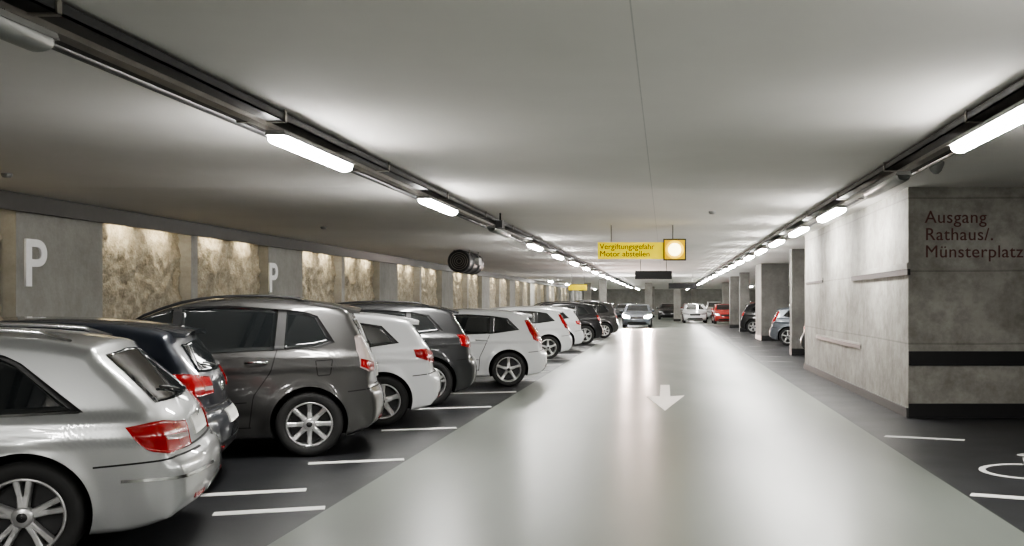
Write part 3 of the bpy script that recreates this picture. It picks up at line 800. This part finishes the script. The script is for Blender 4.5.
pp = MB(); pp.tube([(0, -5.8, 0), (0, 98, 0)], 0.03, 10)
o = pp.obj("ceiling_pipe", M['tray']); o.location = (2.9, 0, 3.06); tag(o, "grey conduit pipe along the ceiling", "pipe")

def make_lamp(on, ln):
    r = empty("ceiling_lamp")
    b = MB(); h = ln / 2
    prof = [(-0.085, 0.0), (-0.07, 0.04), (0.07, 0.04), (0.085, 0.0)]
    vs = [(x, yy, z) for yy in (-h, h) for x, z in prof]
    b.add(vs, [(0, 1, 5, 4), (1, 2, 6, 5), (2, 3, 7, 6), (3, 0, 4, 7), (0, 3, 2, 1), (4, 5, 6, 7)])
    b.obj("housing", M['lampbody'], r)
    d = MB(); n = 10; vs = []; fs = []
    for yy, s in ((-h + 0.01, 0.8), (-h + 0.05, 1), (h - 0.05, 1), (h - 0.01, 0.8)):
        for i in range(n + 1):
            t2 = PI * i / n
            vs.append((0.08 * s * math.cos(t2), yy, -0.001 - 0.07 * s * math.sin(t2) ** 0.7 if 0 < i < n else -0.001))
    for k2 in range(3):
        for i in range(n): fs.append((k2 * (n + 1) + i, k2 * (n + 1) + i + 1, (k2 + 1) * (n + 1) + i + 1, (k2 + 1) * (n + 1) + i))
    fs.append(tuple(range(n + 1))); fs.append(tuple(range(3 * (n + 1), 4 * (n + 1))))
    d.add(vs, fs, 0, True); d.obj("diffuser", M['lampon'] if on else M['lampoff'], r)
    for yy in (-h + 0.3, h - 0.3):
        e = MB(); e.box(-0.012, 0.012, yy - 0.02, yy + 0.02, 0.035, 0.075)
        e.obj("bracket", M['tray'], r)
    return r
LZ = 2.895
la = make_lamp(True, 1.8); lb = make_lamp(False, 1.8)
tag(la, "lit fluorescent ceiling lamp hung under the cable tray", "lamp", "ceiling lamps")
tag(lb, "unlit fluorescent ceiling lamp hung under the cable tray", "lamp", "ceiling lamps")
la.location = (-3.14, 8.95, LZ); lb.location = (-3.2, 4.25, LZ)
for yy in (-2.2, 1.2, 13.9, 24.2, 29.4, 34.6, 39.8, 45, 50, 55, 60, 65, 70, 76, 84, 92):  # out-of-view lamps nearest the camera are added to brighten the foreground
    c = clone(la); c.location = (-3.14, yy, LZ)
for yy in (19.0,):
    c = clone(lb); c.location = (-3.14, yy, LZ)
for yy in (-3.5, 0.2, 3.9, 7.7, 15.2, 18.9, 22.6, 26.3, 30.0, 33.7, 37.5, 41.2, 45, 50, 55, 60, 65, 70, 76, 84, 92):  # opening positions are unseen lamps, added to light the foreground
    c = clone(la); c.location = (2.52, yy, LZ)
c = clone(lb); c.location = (2.52, 11.45, LZ)
for xx in (-8, -3, 2.5, 8):
    for yy in (105, 114): c = clone(la); c.location = (xx, yy, 3.0)
for xx in (-8, 8):
    for yy in (70, 82, 93): c = clone(la); c.location = (xx, yy, 3.0)
for yy in (46, 60): c = clone(la); c.location = (8, yy, 3.0)

# ------------------------------------------------------------------ jet fan
fan = empty("jet_fan", (-6.0, 30.2, 2.74)); tag(fan, "black cylindrical jet fan hung tight under the ceiling", "fan")
b = MB(); b.lathe([(0.24, -1.05), (0.31, -1.12), (0.335, -1.06), (0.32, -0.98), (0.32, -0.5), (0.335, -0.48), (0.335, -0.44), (0.32, -0.42), (0.32, 0.42), (0.335, 0.44), (0.335, 0.48), (0.32, 0.5), (0.32, 0.98), (0.335, 1.06), (0.31, 1.12), (0.24, 1.05)], 36)
b.obj("casing", M['plast'], fan)
b = MB()
for rr_ in (0.06, 0.12, 0.18, 0.24): b.lathe([(rr_, -1.08), (rr_ + 0.014, -1.09), (rr_ + 0.014, -1.07)], 32)
b.lathe([(0.30, -1.0), (0.001, -1.0)], 32, 1)
b.obj("inlet_grille", [M['tray'], M['black']], fan)
b = MB(); b.box(0.26, 0.42, -0.2, 0.2, -0.08, 0.14); b.obj("junction_box", M['lampbody'], fan)
for yy in (-0.7, 0.7):
    for xx in (-0.24, 0.21):
        b = MB(); b.box(xx, xx + 0.03, yy, yy + 0.05, 0.2, H - 2.74); b.obj("bracket", M['tray'], fan)

# ------------------------------------------------------------------ signs
def hang_sign(y, x0, x1, z0, z1, label):
    s = empty("hanging_sign", ((x0 + x1) / 2, y, z0)); w = (x1 - x0) / 2
    tag(s, label, "sign")
    for xx in (-w * 0.7, w * 0.7):
        rb = MB(); rb.tube([(xx, 0, z1 - z0), (xx, 0, H - z0)], 0.010, 8)
        rb.obj("suspension_rod", M['tray'], s)
    return s, w
s, w = hang_sign(20, -1.34, 0.42, 2.41, 2.75, "yellow exhaust warning sign with round lit lamp box")
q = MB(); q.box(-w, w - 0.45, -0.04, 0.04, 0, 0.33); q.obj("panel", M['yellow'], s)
q = MB(); q.box(w - 0.455, w, -0.07, 0.07, -0.03, 0.40); q.obj("lamp_box", M['black'], s)
q = MB(); q.box(w - 0.43, w - 0.025, -0.075, -0.07, -0.005, 0.375); q.obj("lamp_box_face", M['amber'], s)
q = MB(); q.lathe([(0.001, -0.080), (0.175, -0.080), (0.18, -0.075)], 32, 0, 'y', (w - 0.228, 0, 0.185)); q.obj("round_lamp", M['beacon'], s)
q = MB(); q.lathe([(0.001, -0.084), (0.125, -0.084), (0.13, -0.080)], 32, 0, 'y', (w - 0.228, 0, 0.185)); q.obj("round_lamp_core", M['beaconw'], s)
text("sign_text", "Vergiftungsgefahr\nMotor abstellen", 0.158, M['gap'], (-w + 0.035, -0.043, 0.195), (PI / 2, 0, 0), 0.002, s, linesp=0.92, spacing=0.99)
s, w = hang_sign(36, -1.08, 0.25, 2.37, 2.67, "dark hanging sign box over the lane")
q = MB(); q.box(-w, w, -0.05, 0.05, 0, 0.3); q.obj("panel", M['black'], s)
s, w = hang_sign(56, 0.2, 1.8, 2.3, 2.62, "dark hanging sign box over the lane")
q = MB(); q.box(-w, w, -0.05, 0.05, 0, 0.3); q.obj("panel", M['black'], s)
s, w = hang_sign(55, -5.3, -4.3, 2.2, 2.6, "yellow hanging sign above the parked cars")
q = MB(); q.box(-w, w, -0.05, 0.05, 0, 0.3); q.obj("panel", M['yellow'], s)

def detector(x, y, lab="small round ceiling detector", r=0.06):
    b = MB(); b.lathe([(r, 0), (r, -0.02), (r * 0.7, -0.045), (0.001, -0.05)], 20, 0, 'z')
    o = b.obj("smoke_detector", M['lampbody']); o.location = (x, y, H); tag(o, lab, "detector", "ceiling detectors")
detector(-7.9, 12.0); detector(-7.0, 20.5); detector(0.8, 17)
b = MB(); b.lathe([(0.09, 0), (0.09, -0.03), (0.06, -0.10), (0.03, -0.13), (0.001, -0.135)], 24, 0, 'z')
o = b.obj("dome_camera", M['lampbody']); o.location = (2.98, 11.0, H + 0.002); tag(o, "grey dome camera on the ceiling", "camera")
b = MB(); b.tube([(0, 0, 0.004), (0, 0, -0.14)], 0.015, 8); b.box(-0.06, 0.06, -0.17, 0.1, -0.27, -0.14)
o = b.obj("security_camera", M['black']); o.location = (-2.85, 17.3, H); tag(o, "black box camera hung from the ceiling", "camera")

# ------------------------------------------------------------------ floor markings
def line(name, pa, pb, wd, z=0.0, mat=None, lab="white painted parking bay line", cat="road marking", grp="parking bay lines"):
    a = Vector((*pa, 0)); c = Vector((*pb, 0)); d = (c - a).normalized(); s = Vector((-d.y, d.x, 0)) * wd / 2
    o0 = (a + c) / 2
    b = MB(); th = Vector((0, 0, 0.003))
    q = [a - s - o0, c - s - o0, c + s - o0, a + s - o0]
    b.add(q + [v + th for v in q], [(0, 3, 2, 1), (4, 5, 6, 7), (0, 1, 5, 4), (1, 2, 6, 5), (2, 3, 7, 6), (3, 0, 4, 7)])
    o = b.obj(name, mat or M['white']); o.location = (o0.x, o0.y, z)
    tag(o, lab, cat, grp); return o
tn = math.tan(TH)
line("parking_line", (-2.56, 7.53), (-3.30, 7.53 - 0.74 * tn), 0.13)
line("parking_line", (-2.96, 8.25), (-3.72, 8.25 - 0.76 * tn), 0.13)
for i in range(18):
    yy = 9.85 + 2.47 * i
    ln_ = 0.85 if i < 2 else 1.1
    line("parking_line", (-2.57, yy), (-2.57 - ln_, yy - ln_ * tn), 0.13)
for yy in [2.6, 5.1]: line("parking_line", (-2.56, yy), (-3.9, yy - 1.34 * tn), 0.13)
tr = math.tan(math.radians(23))
for yy in (4.6, 8.05): line("parking_line", (2.46, yy), (5.0, yy - 2.54 * tr), 0.12)
for yy in (26.2, 28.7, 32, 35, 38, 44, 47):
    line("parking_line", (2.50, yy), (3.3, yy - 0.8 * tr), 0.10, mat=M['paintgrey'], lab="greyish parking bay line")
line("parking_line", (2.54, 11.55), (3.36, 11.22), 0.12)
vs = [(-0.085, 18.6), (0.085, 18.6), (0.085, 16.35), (0.32, 16.5), (0.0, 14.2), (-0.32, 16.5), (-0.085, 16.35)]
b = MB(); n = len(vs)
b.add([(x, y - 16, 0) for x, y in vs] + [(x, y - 16, 0.003) for x, y in vs], [tuple(reversed(range(n))), tuple(range(n, 2 * n))] + [(i, (i + 1) % n, n + (i + 1) % n, n + i) for i in range(n)])
o = b.obj("direction_arrow", M['arrow']); o.location = (0.0, 16, 0.006); tag(o, "pale painted direction arrow on the lane", "road marking")
def stroke(b, pts, wd):
    P2 = [Vector((*p, 0)) for p in pts]; vs = []; fs = []
    for i, p in enumerate(P2):
        d = (P2[min(i + 1, len(P2) - 1)] - P2[max(i - 1, 0)]).normalized(); s = Vector((-d.y, d.x, 0)) * wd / 2
        vs += [p - s, p + s]
    for i in range(len(P2) - 1): fs.append((2 * i, 2 * i + 2, 2 * i + 3, 2 * i + 1))
    k = len(P2) * 2
    vs2 = vs + [v + Vector((0, 0, 0.003)) for v in vs]
    f2 = fs + [tuple(k + q for q in f) for f in fs]
    f2 += [(0, 1, k + 1, k), (k - 2, k - 1, 2 * k - 1, 2 * k - 2)]
    for i in range(len(P2) - 1):
        f2 += [(2 * i, 2 * i + 2, k + 2 * i + 2, k + 2 * i), (2 * i + 1, 2 * i + 3, k + 2 * i + 3, k + 2 * i + 1)]
    b.add(vs2, f2)
b = MB()
arc = [(0.40 * math.cos(math.radians(a)), 0.40 * math.sin(math.radians(a))) for a in range(100, 345, 7)]
stroke(b, arc, 0.06)
stroke(b, [(-0.06, 0.85), (0.0, 0.16), (0.36, 0.14), (0.52, -0.34), (0.66, -0.28)], 0.07)
stroke(b, [(-0.03, 0.50), (0.30, 0.48)], 0.06)
hd = [(-0.07 + 0.045 * math.cos(a * PI / 8), 1.02 + 0.045 * math.sin(a * PI / 8)) for a in range(17)]
stroke(b, hd, 0.089)
o = b.obj("wheelchair_symbol", M['white']); o.location = (3.32, 9.15, 0.0); o.rotation_euler = (0, 0, math.radians(-23)); tag(o, "white wheelchair symbol painted on dark floor", "road marking")

# ------------------------------------------------------------------ world, camera
w = bpy.data.worlds.new("World"); SC.world = w; w.use_nodes = True
bg = w.node_tree.nodes["Background"]; bg.inputs[0].default_value = (0.5, 0.5, 0.5, 1); bg.inputs[1].default_value = 0.02
cam = bpy.data.cameras.new("Camera"); co = bpy.data.objects.new("Camera", cam); COL.objects.link(co)
co.location = (0, 0, 1.55); co.rotation_euler = (PI / 2, 0, 0)
cam.sensor_width = 36; cam.lens = 36 * 1000 / 1024
cam.shift_x = -(665 - 512) / 1024; cam.shift_y = (302 - 273) / 1024
cam.clip_end = 300
SC.camera = co
